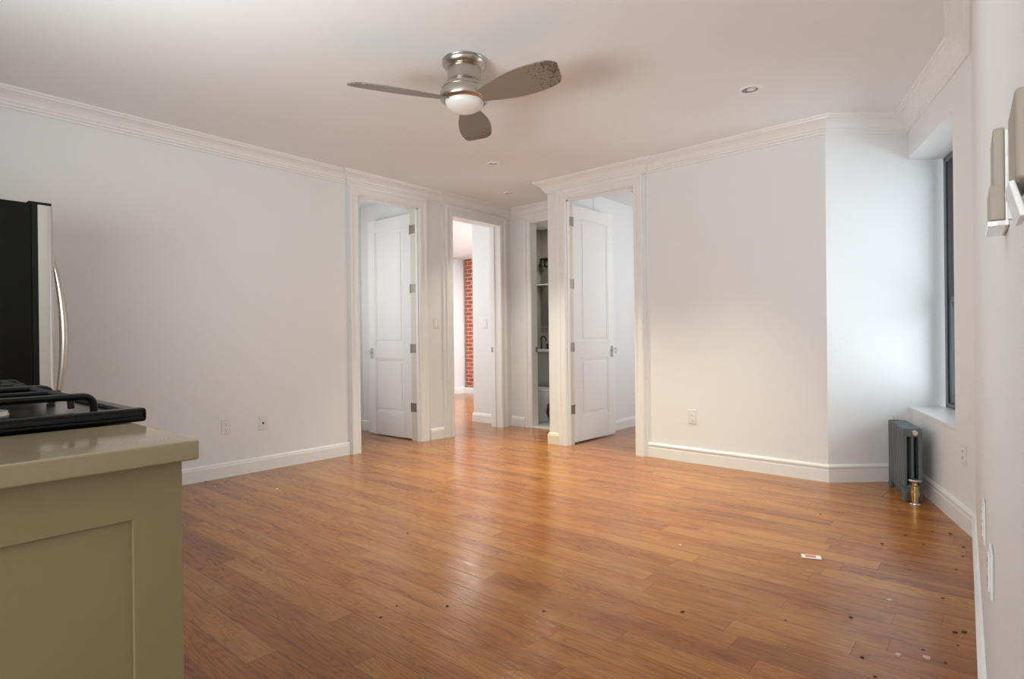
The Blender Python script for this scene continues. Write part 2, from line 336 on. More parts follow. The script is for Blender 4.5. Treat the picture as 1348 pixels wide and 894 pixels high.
# window wall: local frame s along wd from FW1, n outward
WM = Matrix(((wd.x, wn_.x, 0, FW1[0]), (wd.y, wn_.y, 0, FW1[1]), (0, 0, 1, 0), (0, 0, 0, 1)))
WL = (Vector(NW1) - Vector(FW1)).length
SW = (4.09 - FW1[1]) / wd.y; ZS, ZH = 0.53, 2.305
w = MB()
w.box(0, SW, 0, REV + 0.1, 0, ZS - 0.02, WM); w.box(-0.1, SW, 0.0, REV + 0.1, ZH, CZ, WM); w.box(SW, WL + 0.05, 0, REV + 0.1, 0, CZ, WM)
struct(w, 'wall_window', M['wall2'], 'white outer wall with the deep window recess and radiator', 'wall')
w = MB(); w.prism([NW1, (nearx(-2.6), -2.6), (nearx(-2.6) + 0.15, -2.6), (NW1[0] + 0.15, 3.80)], 0, CZ)
struct(w, 'wall_near', M['wall'], 'white wall at the right edge of the picture beside the camera', 'wall')
w = MB(); w.box(-4.80, -0.98, -0.45, -0.32, 0, CZ); w.box(-1.1, -0.98, -2.6, -0.45, 0, CZ)
struct(w, 'wall_kitchen', M['wall'], 'wall behind the kitchen counter and the stove', 'wall')
w = MB(); w.box(-1.1, 0.5, -2.7, -2.6, 0, CZ); struct(w, 'wall_hall', M['wall'], 'wall closing the hall behind the camera', 'wall')
# side rooms
w = MB(); w.box(-5.90, -5.79, 2.5, 4.2, 0, CZ); w.box(-5.9, -4.755, 2.4, 2.5, 0, CZ); w.box(-5.9, -4.755, 4.04, 4.15, 0, CZ)
struct(w, 'wall_closet', M['wall2'], 'bright white walls of the small room behind the first door', 'wall')
w = MB(); w.box(-8.25, -8.12, 4.15, 8.2, 0, CZ); w.box(-8.12, -5.26, 8.08, 8.2, 0, CZ); w.box(-8.2, -5.9, 4.05, 4.15, 0, CZ)
w.box(-5.215, -5.15, YB - 0.02, 8.1, 0, CZ); w.box(-5.15, XLB, YB - 0.02, YBB, 0, CZ)
struct(w, 'wall_far_room', M['wall2'], 'white walls of the far room seen through the middle doorway', 'wall')
w = MB(); w.box(-8.05, -7.0, 8.0, 8.08, 0.11, CZ)
struct(w, 'wall_brick', M['brick'], 'strip of exposed red brick wall in the far room', 'wall')
w = MB(); w.box(-3.50, -3.405, YDB, 7.3, 0, CZ); w.box(-3.41, -0.9, 7.2, 7.3, 0, CZ); w.box(-1.0, -0.9, 4.79, 7.2, 0, CZ)
struct(w, 'wall_right_room', M['wall2'], 'white walls of the room behind the right-hand door', 'wall')
w = MB(); w.box(-5.15, -5.10, YBB, 6.85, 0, CZ); w.box(-5.10, -3.52, 6.60, 6.68, 0, CZ); w.box(-3.58, -3.505, YBB, 6.78, 0, CZ)
struct(w, 'wall_bath_interior', M['darktile'], 'dim grey inner walls of the bathroom', 'wall')
struct(MB().box(-5.10, -3.58, YBB, 6.78, 0, 0.008), 'floor_bathroom', M['tile'], 'grey tiled bathroom floor', 'floor')
# ------------------------------------------------------------------ crown moulding, baseboards
cp = [(0, -0.112), (0.012, -0.112), (0.014, -0.098), (0.024, -0.094), (0.026, -0.080), (0.034, -0.076), (0.040, -0.060), (0.054, -0.042), (0.076, -0.028), (0.090, -0.024), (0.093, -0.014), (0.104, -0.012), (0.108, 0.0), (0, 0)]
def zmap(z): return lambda p, h: (p.x, p.y, z + h)
w = MB()
sweep(w, [(XL, -0.32), (XL, 3.085), (XL1, 3.085), (XL1, 4.235), (XL2, 4.235), (XL2, YB), (XN, YB), (XN, YD - 0.005), (-2.43, YD - 0.005), DG0, DG1, FW1, NW1, (nearx(-2.6), -2.6)], cp, zmap(CZ))
struct(w, 'trim_1', M['trim'], 'stepped white crown moulding running round the top of the room', 'trim')
bp_ = [(0, 0), (0.016, 0), (0.016, 0.088), (0.012, 0.094), (0.012, 0.104), (0.006, 0.112), (0, 0.114)]
def bboard(name, path, label, m='trim', prof=bp_):
    w = MB(); sweep(w, path, prof, zmap(0.0)); return struct(w, name, M[m], label, 'baseboard')
bboard('baseboard_left', [(XL, -0.3), (XL, 3.083)], 'white baseboard along the left wall')
bboard('baseboard_pier', [(XL1, 4.05), (XL1, 4.235)], 'short white baseboard between the two left doorways')
bboard('baseboard_bathroom', [(XL2, YB), (DB[0] - 0.115, YB)], 'short white baseboard left of the bathroom doorway')
bbt = [(0, 0), (0.016, 0), (0.016, 0.085), (0.010, 0.090), (0.010, 0.100), (0.018, 0.104), (0.018, 0.114), (0.008, 0.124), (0, 0.126)]
bboard('baseboard_right', [DG0, DG1, FW1, NW1, (nearx(-2.5), -2.5)], 'white stepped baseboard along the right wall, window wall and near wall', prof=bbt)
bboard('baseboard_column', [(XN, YB), (XN, YD), (D3[0] - 0.088, YD)], 'cream-yellowed baseboard block at the foot of the column by the bathroom', 'plinth')
bboard('baseboard_far_room', [(-8.12, 4.2), (-8.12, 8.0), (-5.3, 8.0)], 'white baseboard in the far room under the brick')
bboard('baseboard_stub', [(-5.215, 8.0), (-5.215, YB - 0.02), (XLB, YB - 0.02)], 'white baseboard on the wall just inside the middle doorway')
bboard('baseboard_closet', [(-5.79, 2.5), (-5.79, 4.04), (-4.76, 4.04)], 'white baseboard inside the room behind the first door')
bboard('baseboard_right_room', [(-3.405, YDB), (-3.405, 7.2), (-1.0, 7.2)], 'white baseboard inside the room behind the right-hand door')
# ------------------------------------------------------------------ doors
cas = [(0, 0), (0, 0.010), (0.010, 0.016), (0.022, 0.016), (0.030, 0.010), (0.058, 0.012), (0.066, 0.020), (0.078, 0.023), (0.092, 0.023), (0.098, 0.016), (0.098, 0)]
def casing_mesh(a0, a1, H, fmap, ks=1.0, frame=0.0):
    w = MB(); prof = [(-d * ks, h) for d, h in cas]      # offset to the LEFT of travel = outside
    sweep(w, [(a0, 0.0), (a0, H), (a1, H), (a1, 0.0)], prof, fmap); return w
def leaf(parent, origin, ang, L, side):
    """door leaf: local x along leaf from hinge, y = visible face at 0 going back to 0.036*side"""
    H = 2.375; z0 = 0.012
    R = Matrix.Translation(origin) @ Matrix.Rotation(ang, 4, 'Z')
    w = MB(); t = 0.036 * side
    def b(x0, x1, z0_, z1_, y0=0.0, y1=None):
        y1 = t if y1 is None else y1
        w.box(x0, x1, min(y0, y1), max(y0, y1), z0_, z1_, R)
    st = 0.125; p = ((0.26, 0.845), (1.005, H - 0.13))
    b(0, st, z0, H); b(L - st, L, z0, H); b(st, L - st, z0, p[0][0]); b(st, L - st, p[0][1], p[1][0]); b(st, L - st, p[1][1], H)
    s = 0.009 * side
    for a, c in p:
        b(st, L - st, a, c, s, t - s)
        # moulding ring and raised field
        for (yy, sg) in ((0.0, 1), (t, -1)):
            o1 = yy + sg * s
            for (q0, q1, r0, r1) in ((st, L - st, a, a + 0.018), (st, L - st, c - 0.018, c), (st, st + 0.018, a, c), (L - st - 0.018, L - st, a, c)):
                b(q0, q1, r0, r1, o1, o1 - sg * s * 0.55)
            b(st + 0.045, L - st - 0.045, a + 0.045, c - 0.045, o1, o1 - sg * s * 0.6)
    d = w.build('door_leaf', M['door'], parent, bevel=0.002, seg=1)
    # knob sets on both faces
    for (yy, sg) in ((0.0, -1), (t, 1)):
        sg *= side
        pl = MB().box(L - 0.085, L - 0.035, min(yy, yy + sg * 0.005), max(yy, yy + sg * 0.005), 0.905 - 0.058, 0.905 + 0.058, R).build('knob_plate', M['chrome'], parent, bevel=0.0015, seg=1)
        KM = R @ Matrix.Translation((L - 0.06, yy, 0.915)) @ Matrix.Rotation(PI / 2 * sg * -1, 4, 'X')
        MB().lathe([(0, 0.0), (0.014, 0.0), (0.014, 0.008), (0.008, 0.012), (0.008, 0.028), (0.018, 0.034), (0.027, 0.046), (0.028, 0.054), (0.020, 0.064), (0, 0.066)], 14, KM).build('door_knob', M['crystal'], parent, smooth=False)
    return d
def hinges(parent, zs, build):
    for z in zs:
        w = MB(); build(w, z); w.build('hinge', M['hinge'], parent, bevel=0.0008, seg=1)
HZ = (2.20, 1.585, 0.96, 0.345)
# door 1
d1 = empty('door_1', (XL1, 3.56, 0), 0, 'white two-panel door standing open in the first doorway from the left', 'door', kind='structure')
def P(o): o.parent = None; return o
def fix(parent):      # children were built in world space: keep them there
    for c in parent.children: c.matrix_parent_inverse = parent.matrix_world.inverted() if False else Matrix.Translation(parent.location).inverted()
mx1 = lambda p, h: (XL1 + h, p.x, p.y)
w = casing_mesh(D1[0], D1[1], D1[2], mx1); w.build('door_casing', M['trim'], d1)
w = MB(); w.box(XLB - 0.002, XL1 + 0.004, D1[1] - 0.004, D1[1] + 0.01, 0, D1[2], None); w.box(XLB, XL1 + 0.004, D1[0] - 0.01, D1[0] + 0.004, 0, D1[2]); w.box(XLB, XL1 + 0.004, D1[0], D1[1], D1[2] - 0.006, D1[2] + 0.01)
w.box(XLB + 0.095, XLB + 0.125, D1[1] - 0.018, D1[1] - 0.004, 0, D1[2]); w.box(XLB + 0.095, XLB + 0.125, D1[0] + 0.004, D1[0] + 0.018, 0, D1[2]); w.box(XLB + 0.095, XLB + 0.125, D1[0], D1[1], D1[2] - 0.02, D1[2])
w.build('door_jamb', M['trim'], d1)
w = MB(); w.box(XLB, XLB + 0.094, D1[1] - 0.006, D1[1] - 0.004, 0, D1[2] - 0.01); w.build('jamb_rabbet', M['jamb'], d1)
leaf(d1, (XLB - 0.006, D1[1] + 0.002, 0), PI - 0.02 + 0.03, 0.735, -1)
hinges(d1, HZ, lambda w, z: (w.box(XLB + 0.002, XLB + 0.075, D1[1] - 0.0085, D1[1] - 0.006, z - 0.045, z + 0.045), w.tube([(XLB - 0.004, D1[1] - 0.008, z - 0.048), (XLB - 0.004, D1[1] - 0.008, z + 0.048)], 0.007)))
fix(d1)
# doorway 2
d2 = empty('door_2', (XL2, 4.76, 0), 0, 'white cased doorway without a visible door, opening to the far brick room', 'door', kind='structure')
mx2 = lambda p, h: (XL2 + h, p.x, p.y)
casing_mesh(D2[0], D2[1], D2[2], mx2, 1.0).build('door_casing', M['trim'], d2)
w = MB(); w.box(XLB - 0.002, XL2 + 0.004, D2[1] - 0.004, D2[1] + 0.01, 0, D2[2]); w.box(XLB, XL2 + 0.004, D2[0] - 0.01, D2[0] + 0.004, 0, D2[2]); w.box(XLB, XL2 + 0.004, D2[0], D2[1], D2[2] - 0.006, D2[2] + 0.01)
w.box(XLB + 0.05, XLB + 0.08, D2[1] - 0.016, D2[1] - 0.004, 0, D2[2])
w.build('door_jamb', M['trim'], d2)
w = MB(); w.box(XLB + 0.012, XLB + 0.040, D2[1] - 0.0065, D2[1] - 0.004, 0.89, 0.95); w.build('strike_plate', M['hinge'], d2)
fix(d2)
# bathroom doorway
d4 = empty('door_4', (-3.95, YB, 0), 0, 'narrow white cased doorway to the dim bathroom', 'door', kind='structure')
mxb = lambda p, h: (p.x, YB - h, p.y)
casing_mesh(DB[0], DB[1], DB[2], mxb, 1.0)
w = MB(); sweep(w, [(DB[0], 0), (DB[0], DB[2]), (DB[1], DB[2]), (DB[1], 0)], [(-d * 0.98, h) for d, h in cas], mxb); w.build('door_casing', M['trim'], d4)
w = MB(); w.box(DB[0] - 0.01, DB[0] + 0.004, YB - 0.004, YBB, 0, DB[2]); w.box(DB[1] - 0.004, DB[1] + 0.01, YB - 0.004, YBB, 0, DB[2]); w.box(DB[0], DB[1], YB - 0.004, YBB, DB[2] - 0.006, DB[2] + 0.01)
w.build('door_jamb', M['trim'], d4)
w = MB(); w.box(DB[0] + 0.004, DB[1] - 0.004, YB - 0.01, YBB + 0.02, 0, 0.018); w.build('marble_saddle', M['marble'], d4, bevel=0.004)
w = MB(); w.box(DB[0] + 0.004, DB[0] + 0.008, YBB - 0.035, YBB - 0.005, 0.89, 0.95); w.build('strike_plate', M['hinge'], d4)
fix(d4)
# door 3
d3 = empty('door_3', (-2.91, YD, 0), 0, 'white two-panel door standing open in the right-hand doorway', 'door', kind='structure')
mx3 = lambda p, h: (p.x, YD - h, p.y)
casing_mesh(D3[0], D3[1], D3[2], mx3, 0.88).build('door_casing', M['trim'], d3)
w = MB(); w.box(D3[0] - 0.01, D3[0] + 0.004, YD - 0.004, YDB + 0.002, 0, D3[2]); w.box(D3[1] - 0.004, D3[1] + 0.01, YD - 0.004, YDB, 0, D3[2]); w.box(D3[0], D3[1], YD - 0.004, YDB, D3[2] - 0.006, D3[2] + 0.01)
w.box(D3[0] + 0.004, D3[0] + 0.016, YD + 0.02, YD + 0.05, 0, D3[2]); w.box(D3[1] - 0.016, D3[1] - 0.004, YD + 0.02, YD + 0.05, 0, D3[2]); w.box(D3[0], D3[1], YD + 0.02, YD + 0.05, D3[2] - 0.018, D3[2])
w.build('door_jamb', M['trim'], d3)
w = MB(); w.box(D3[0] + 0.004, D3[0] + 0.006, YD + 0.05, YDB, 0, D3[2] - 0.01); w.build('jamb_rabbet', M['jamb'], d3)
leaf(d3, (D3[0] - 0.001, YDB + 0.008, 0), PI / 2 - 0.035, 0.745, 1)
hinges(d3, HZ, lambda w, z: (w.box(D3[0] + 0.006, D3[0] + 0.0085, YD + 0.055, YDB, z - 0.045, z + 0.045), w.tube([(D3[0] + 0.006, YDB + 0.004, z - 0.048), (D3[0] + 0.006, YDB + 0.004, z + 0.048)], 0.007)))
fix(d3)
# ------------------------------------------------------------------ window
win = empty('window_1', (*((Vector(FW1) + wd * SW / 2 + wn_ * REV)), ZS), 0, 'tall grey double-hung window set deep in the recess above the radiator', 'window', kind='structure')
r0, r1 = REV - 0.005, REV + 0.085
s0 = -0.085; s1 = SW            # the far reveal runs on the line of the frontal wall
w = MB(); w.box(s0, s0 + 0.045, r0, r1, ZS, ZH, WM); w.box(s1 - 0.045, s1, r0, r1, ZS, ZH, WM); w.box(s0, s1, r0, r1, ZH - 0.04, ZH, WM); w.box(s0, s1, r0, r1, ZS, ZS + 0.03, WM)
w.build('window_frame', M['sashgrey'], win, bevel=0.003, seg=1)
ZM = (ZS + ZH) / 2 - 0.02 + 0.0
ZM = 1.28
def sash(name, z0, z1, n0, n1):
    w = MB(); a, b = s0 + 0.045, s1 - 0.045
    w.box(a, a + 0.05, n0, n1, z0, z1, WM); w.box(b - 0.05, b, n0, n1, z0, z1, WM); w.box(a, b, n0, n1, z0, z0 + 0.055, WM); w.box(a, b, n0, n1, z1 - 0.04, z1, WM)
    s = w.build(name, M['sashgrey'], win, bevel=0.003, seg=1)
    g = MB().box(a + 0.045, b - 0.045, (n0 + n1) / 2 - 0.003, (n0 + n1) / 2 + 0.003, z0 + 0.05, z1 - 0.035, WM).build('pane', M['glass'], s)
    return s
sash('lower_sash', ZS + 0.03, ZM + 0.03, r0 + 0.010, r0 + 0.040)
sash('upper_sash', ZM - 0.02, ZH - 0.04, r0 + 0.046, r0 + 0.076)
w = MB(); w.box(s0 + 0.045, s0 + 0.053, r0 + 0.002, r0 + 0.010, ZS + 0.03, ZH - 0.04, WM); w.build('window_track', M['sashdark'], win)
fix(win)
for c in win.children:
    pass
# sill stool board with slanted far end following the recess
fa = Vector((0, 0)); 
sill = MB(); 
far_s = fd.dot(wd) * (REV / abs(fd.dot(wn_)))
sill.prism([(0.002, -0.004), (SW - 0.002, -0.004), (SW - 0.002, REV), (far_s + 0.003, REV)], ZS - 0.02, ZS, WM)
struct(sill, 'window_sill_1', M['trim'], 'white sill board in the window recess', 'window sill', bevel=0.002)

# ------------------------------------------------------------------ outlets and switches
def plate(name, R, label, cat, kind, group=None, w_=0.07, h_=0.115):
    """R: plate frame, local x = width, y = out of wall, z = up"""
    e = empty(name, R.to_translation(), 0, label, cat, group)
    e.location = R.to_translation(); Q = R.to_3x3().to_4x4()
    e.matrix_world = R
    def part(mb, nm, m, bevel=0.0): 
        o = mb.build(nm, m, e, bevel=bevel, seg=2); return o
    part(MB().box(-w_ / 2, w_ / 2, 0, 0.006, -h_ / 2, h_ / 2), 'cover_plate', M['plate'], 0.003)
    if kind == 'outlet':
        for sg in (-1, 1):
            s = part(MB().box(-0.017, 0.017, 0.005, 0.008, sg * 0.021 - 0.014, sg * 0.021 + 0.014), 'socket', M['plate_white'], 0.004)
            q = MB(); q.box(-0.0085, -0.0055, 0.0075, 0.0084, sg * 0.021 - 0.002, sg * 0.021 + 0.008); q.box(0.0055, 0.0085, 0.0075, 0.0084, sg * 0.021 - 0.002, sg * 0.021 + 0.008); q.box(-0.0025, 0.0025, 0.0075, 0.0084, sg * 0.021 - 0.011, sg * 0.021 - 0.006)
            o = q.build('slots', M['slot'], s)
    elif kind == 'decora':
        s = part(MB().box(-0.017, 0.017, 0.005, 0.0085, -0.034, 0.034), 'socket', M['plate_white'], 0.002)
        q = MB()
        for sg in (-1, 1):
            q.box(-0.0085, -0.005, 0.008, 0.009, sg * 0.018 - 0.002, sg * 0.018 + 0.008); q.box(0.005, 0.0085, 0.008, 0.009, sg * 0.018 - 0.002, sg * 0.018 + 0.008); q.box(-0.0025, 0.0025, 0.008, 0.009, sg * 0.018 - 0.011, sg * 0.018 - 0.006)
        q.build('slots', M['slot'], s)
    elif kind == 'jack':
        JM = Matrix.Translation((0, 0.005, 0)) @ Matrix.Rotation(-PI / 2, 4, 'X')
        part(MB().lathe([(0, 0), (0.008, 0), (0.008, 0.004), (0.0045, 0.005), (0.0045, 0.012), (0, 0.012)], 14, JM), 'coax_jack', M['slot'])
    elif kind == 'switch':
        part(MB().box(-0.016, 0.016, 0.005, 0.009, -0.033, 0.033), 'rocker', M['plate_white'], 0.002)
    elif kind == 'toggle':
        part(MB().box(-0.005, 0.005, 0.005, 0.016, -0.004, 0.014), 'toggle', M['plate_white'], 0.001)
    return e
def frame(x, y, z, nx, ny):
    n = Vector((nx, ny, 0)).normalized(); xa = Vector((n.y, -n.x, 0))
    return Matrix(((xa.x, n.x, 0, x), (xa.y, n.y, 0, y), (0, 0, 1, z), (0, 0, 0, 1)))
plate('outlet', frame(XL, 1.975, 0.39, 1, 0), 'white duplex outlet low on the left wall nearest the counter', 'outlet', 'outlet')
plate('cable_outlet', frame(XL, 2.27, 0.385, 1, 0), 'white cover plate with one dark jack, low on the left wall, right of the outlet', 'outlet', 'jack')
plate('light_switch', frame(XL1, 4.14, 1.225, 1, 0), 'white rocker light switch between the two left doorways', 'light switch', 'switch')
plate('light_switch', frame(-5.0, YB - 0.02, 1.24, 0, -1), 'white light switch on the wall inside the middle doorway', 'light switch', 'switch')
dgn = Vector((DG1[1] - DG0[1], -(DG1[0] - DG0[0])))
plate('outlet', frame(-2.02, 4.668 - 0.41 * 0.0335 - 0.0005, 0.385, dgn.x, dgn.y), 'white outlet low on the plain wall right of the right-hand door', 'outlet', 'outlet')
pw = Vector(FW1) + wd * ((3.95 - FW1[1]) / wd.y)
plate('outlet', frame(pw.x, pw.y, 0.40, -wn_.x, -wn_.y), 'white rectangular outlet low on the window wall beside the radiator', 'outlet', 'decora')
nn = Vector((-1, -0.048))
plate('outlet', frame(nearx(1.93), 1.93, 0.565, nn.x, nn.y), 'small white wall plate seen edge-on on the right wall, the farther of two', 'outlet', 'outlet', h_=0.11)
plate('outlet', frame(nearx(1.42), 1.42, 0.60, nn.x, nn.y), 'white wall plate seen edge-on on the right wall, the nearer of two', 'outlet', 'decora', h_=0.09)
# devices high on the near wall, seen edge-on
dv = empty('thermostat', (0, 0, 0), 0, 'grey-beige box seen edge-on on the right wall, the left and smaller of two', 'wall device')
dv.matrix_world = frame(nearx(0.885), 0.885, 1.224, nn.x, nn.y)
MB().box(-0.046, 0.046, 0, 0.003, -0.055, 0.050).build('back_plate', M['plate_white'], dv, bevel=0.001)
MB().box(-0.040, 0.040, 0.003, 0.0130, -0.010, 0.055).build('housing', M['plate_grey'], dv, bevel=0.002)
MB().box(-0.041, 0.041, 0.003, 0.0165, -0.048, -0.008).build('cover', M['plate_grey'], dv, bevel=0.002)
MB().box(-0.043, 0.043, 0.002, 0.0185, -0.055, -0.0485).build('bottom_trim', M['chrome'], dv, bevel=0.001)
dv = empty('intercom_panel', (0, 0, 0), 0, 'taller grey-beige wall panel with a white lever cut off by the right edge', 'wall device')
dv.matrix_world = frame(nearx(0.555), 0.555, 1.180, nn.x, nn.y)
MB().box(-0.045, 0.055, 0, 0.003, -0.047, 0.040).build('back_plate', M['plate_white'], dv, bevel=0.001)
MB().box(-0.035, 0.040, 0.003, 0.0120, -0.026, 0.036).build('housing', M['plate_grey'], dv, bevel=0.003)
w = MB(); w.box(-0.02, 0.03, -0.002, 0.002, -0.013, 0.013, Matrix.Translation((0.0, 0.010, -0.036)) @ Matrix.Rotation(-0.25, 4, 'X')); w.build('lever', M['plate_white'], dv, bevel=0.001)
w = MB(); w.box(0.050, 0.056, 0.001, 0.012, -0.040, 0.030); w.build('side_trim', M['plate_white'], dv, bevel=0.001)

# ------------------------------------------------------------------ ceiling lights
def downlight(loc, r, label, sc=1.0):
    e = empty('recessed_light', loc, 0, label, 'ceiling light')
    MB().lathe([(r * 0.68, 0.0), (r * 0.70, -0.006), (r * 0.9, -0.008), (r, -0.004), (r, 0)], 32).build('trim_ring', M['plate_white'], e, smooth='auto')
    MB().lathe([(0, -0.0012), (r * 0.4, -0.0014), (r * 0.68, -0.001), (r * 0.68, 0), (0, 0)], 28).build('lens', M['lampgrey'], e, smooth='auto')
    MB().lathe([(r * 0.0, -0.007), (r * 0.25, -0.006), (r * 0.42, -0.002), (0, -0.001)], 20, Matrix.Translation((r * 0.12, 0, 0))).build('bulb', M['opal'], e, smooth=True)
    return e
downlight((-1.234, 3.76, CZ), 0.070, 'round recessed ceiling light at the right, nearest the window')
downlight((-3.456, 3.796, CZ), 0.052, 'small round recessed ceiling light in the middle, behind the fan')
downlight((-4.036, 4.68, CZ), 0.058, 'small round recessed ceiling light at the back, by the corner of the bathroom wall')
downlight((-6.30, 5.95, CZ), 0.06, 'small round ceiling light inside the far brick room')
downlight((-3.02, 5.55, CZ), 0.06, 'small round ceiling light inside the room behind the right-hand door')

# ------------------------------------------------------------------ ceiling fan
FX, FY = -2.300, 2.296
fan = empty('ceiling_fan', (FX, FY, CZ), 0, 'brushed nickel flush-mount ceiling fan with three blades and a round white light', 'ceiling fan')
MB().lathe([(0, 0), (0.118, 0), (0.122, -0.005), (0.118, -0.011), (0.122, -0.020), (0.118, -0.030), (0.108, -0.041), (0.098, -0.048), (0.094, -0.050), (0, -0.050)], 64).build('ceiling_mount', M['nickel'], fan, smooth='auto')
MB().lathe([(0, -0.046), (0.088, -0.046), (0.090, -0.054), (0.093, -0.100), (0.097, -0.122), (0.107, -0.132), (0.120, -0.150), (0.127, -0.165), (0, -0.165)], 64).build('motor_neck', M['nickel'], fan, smooth='auto')
MB().lathe([(0, -0.164), (0.124, -0.165), (0.124, -0.170), (0.129, -0.171), (0.135, -0.188), (0.136, -0.206), (0.131, -0.222), (0.121, -0.231), (0.113, -0.233), (0.110, -0.227), (0, -0.227)], 64).build('motor_housing', M['nickel'], fan, smooth='auto')
prof = [(0.107, -0.227), (0.108, -0.233)] + [(0.106 * math.cos(t), -0.235 - 0.053 * math.sin(t)) for t in [i * PI / 2 / 10 for i in range(0, 11)]]
MB().lathe(prof, 48).build('light_bowl', M['opal'], fan, smooth=True)
def blade_mesh():
    w = MB(); n = 22; up = []; lo = []
    for i in range(n + 1):
        t = i / n; x = 0.10 + 0.53 * t
        g = math.sin(PI * (0.12 + 0.60 * t)) ** 1.3
        hw_lead = 0.022 + 0.076 * g; hw_trail = 0.018 + 0.082 * g
        if t > 0.88:
            k = (t - 0.88) / 0.12; f = 1 - 0.36 * k ** 4; hw_lead *= f; hw_trail *= f
        up.append((x - 0.03 * t, hw_lead)); lo.append((x, -hw_trail))
    th = 0.004; k = n + 1
    vs = [(x, y, th) for x, y in up] + [(x, y, th) for x, y in lo] + [(x, y, -th) for x, y in up] + [(x, y, -th) for x, y in lo]
    fs = []
    for i in range(n):
        fs.append((i, i + 1, k + i + 1, k + i)); fs.append((2 * k + i, 3 * k + i, 3 * k + i + 1, 2 * k + i + 1))
        fs.append((i, 2 * k + i, 2 * k + i + 1, i + 1)); fs.append((k + i, k + i + 1, 3 * k + i + 1, 3 * k + i))
    fs.append((0, k, 3 * k, 2 * k)); fs.append((n, 2 * k + n, 3 * k + n, k + n))
    w.add(vs, fs); return w
b0 = blade_mesh().build('blade', M['blade'], fan, bevel=0.0015, seg=1)
for i, an in enumerate((5, 126, 243)):
    b = b0 if i == 0 else b0.copy()
    if i: COL.objects.link(b); b.parent = fan
    b.matrix_local = Matrix.Translation((0, 0, -0.222)) @ Matrix.Rotation(math.radians(an), 4, 'Z') @ Matrix.Rotation(math.radians(-16), 4, 'X')
# ------------------------------------------------------------------ kitchen run
TZ = 0.90
cab = empty('base_cabinet', (-1.105, 0.03, 0), 0, 'cream base cabinet with a recessed shaker end panel in the left foreground', 'cabinet')
def loc(mb, name, m, parent, bevel=0.0, smooth=False, seg=2):
    o = mb.build(name, m, parent, bevel=bevel, smooth=smooth, seg=seg); o.matrix_parent_inverse = Matrix.Translation(parent.location).inverted(); return o
XE = -0.978; YF = 0.350; PSTILE = 0.283; PRAIL = 0.790
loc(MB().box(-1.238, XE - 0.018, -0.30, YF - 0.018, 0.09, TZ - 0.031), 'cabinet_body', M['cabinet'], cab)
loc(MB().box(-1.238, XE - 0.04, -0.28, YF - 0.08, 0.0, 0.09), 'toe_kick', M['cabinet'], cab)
w = MB(); x0, x1 = XE - 0.018, XE
def pframe(w, xa, xb, Y0, Y1, Z0, Z1, y0, y1, z0, z1):
    """flat frame as one continuous ring with a stepped opening"""
    vs = []
    for x in (xa, xb):
        vs += [(x, Y0, Z0), (x, Y1, Z0), (x, Y1, Z1), (x, Y0, Z1), (x, y0, z0), (x, y1, z0), (x, y1, z1), (x, y0, z1)]
    fs = []
    for i in range(4):
        j = (i + 1) % 4
        fs += [(i, j, 4 + j, 4 + i), (8 + i, 12 + i, 12 + j, 8 + j), (i, 8 + i, 8 + j, j), (4 + i, 4 + j, 12 + j, 12 + i)]
    w.add(vs, fs)
pframe(w, x0, x1, -0.30, YF, 0.0, TZ - 0.031, -0.23, PSTILE, 0.10, PRAIL)
w.box(x0 + 0.002, x1 - 0.008, -0.235, PSTILE + 0.002, 0.095, PRAIL + 0.002)
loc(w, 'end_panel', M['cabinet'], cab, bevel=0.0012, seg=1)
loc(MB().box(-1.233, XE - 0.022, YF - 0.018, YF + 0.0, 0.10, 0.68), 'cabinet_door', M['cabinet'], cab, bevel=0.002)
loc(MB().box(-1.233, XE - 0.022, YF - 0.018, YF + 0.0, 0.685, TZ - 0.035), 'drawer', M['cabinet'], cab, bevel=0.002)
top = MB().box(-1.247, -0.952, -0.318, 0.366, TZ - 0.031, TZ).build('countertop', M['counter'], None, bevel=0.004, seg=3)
props(top, 'glossy dimmed cream quartz countertop slab in the left foreground before the stove', 'countertop')
cab2 = empty('base_cabinet', (-2.65, 0.03, 0), 0, 'cream base cabinet between the stove and the refrigerator', 'cabinet')
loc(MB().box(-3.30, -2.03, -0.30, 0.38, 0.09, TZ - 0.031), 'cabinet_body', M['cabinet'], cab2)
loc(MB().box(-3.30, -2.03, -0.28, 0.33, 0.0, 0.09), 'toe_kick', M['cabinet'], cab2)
for a, b in ((-3.295, -2.67), (-2.66, -2.035)):
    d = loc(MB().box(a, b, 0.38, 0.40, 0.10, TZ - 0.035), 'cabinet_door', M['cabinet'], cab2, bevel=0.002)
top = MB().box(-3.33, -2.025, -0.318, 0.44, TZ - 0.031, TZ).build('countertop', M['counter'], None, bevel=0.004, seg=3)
props(top, 'dimmed cream quartz countertop beyond the stove, ending at the refrigerator', 'countertop')
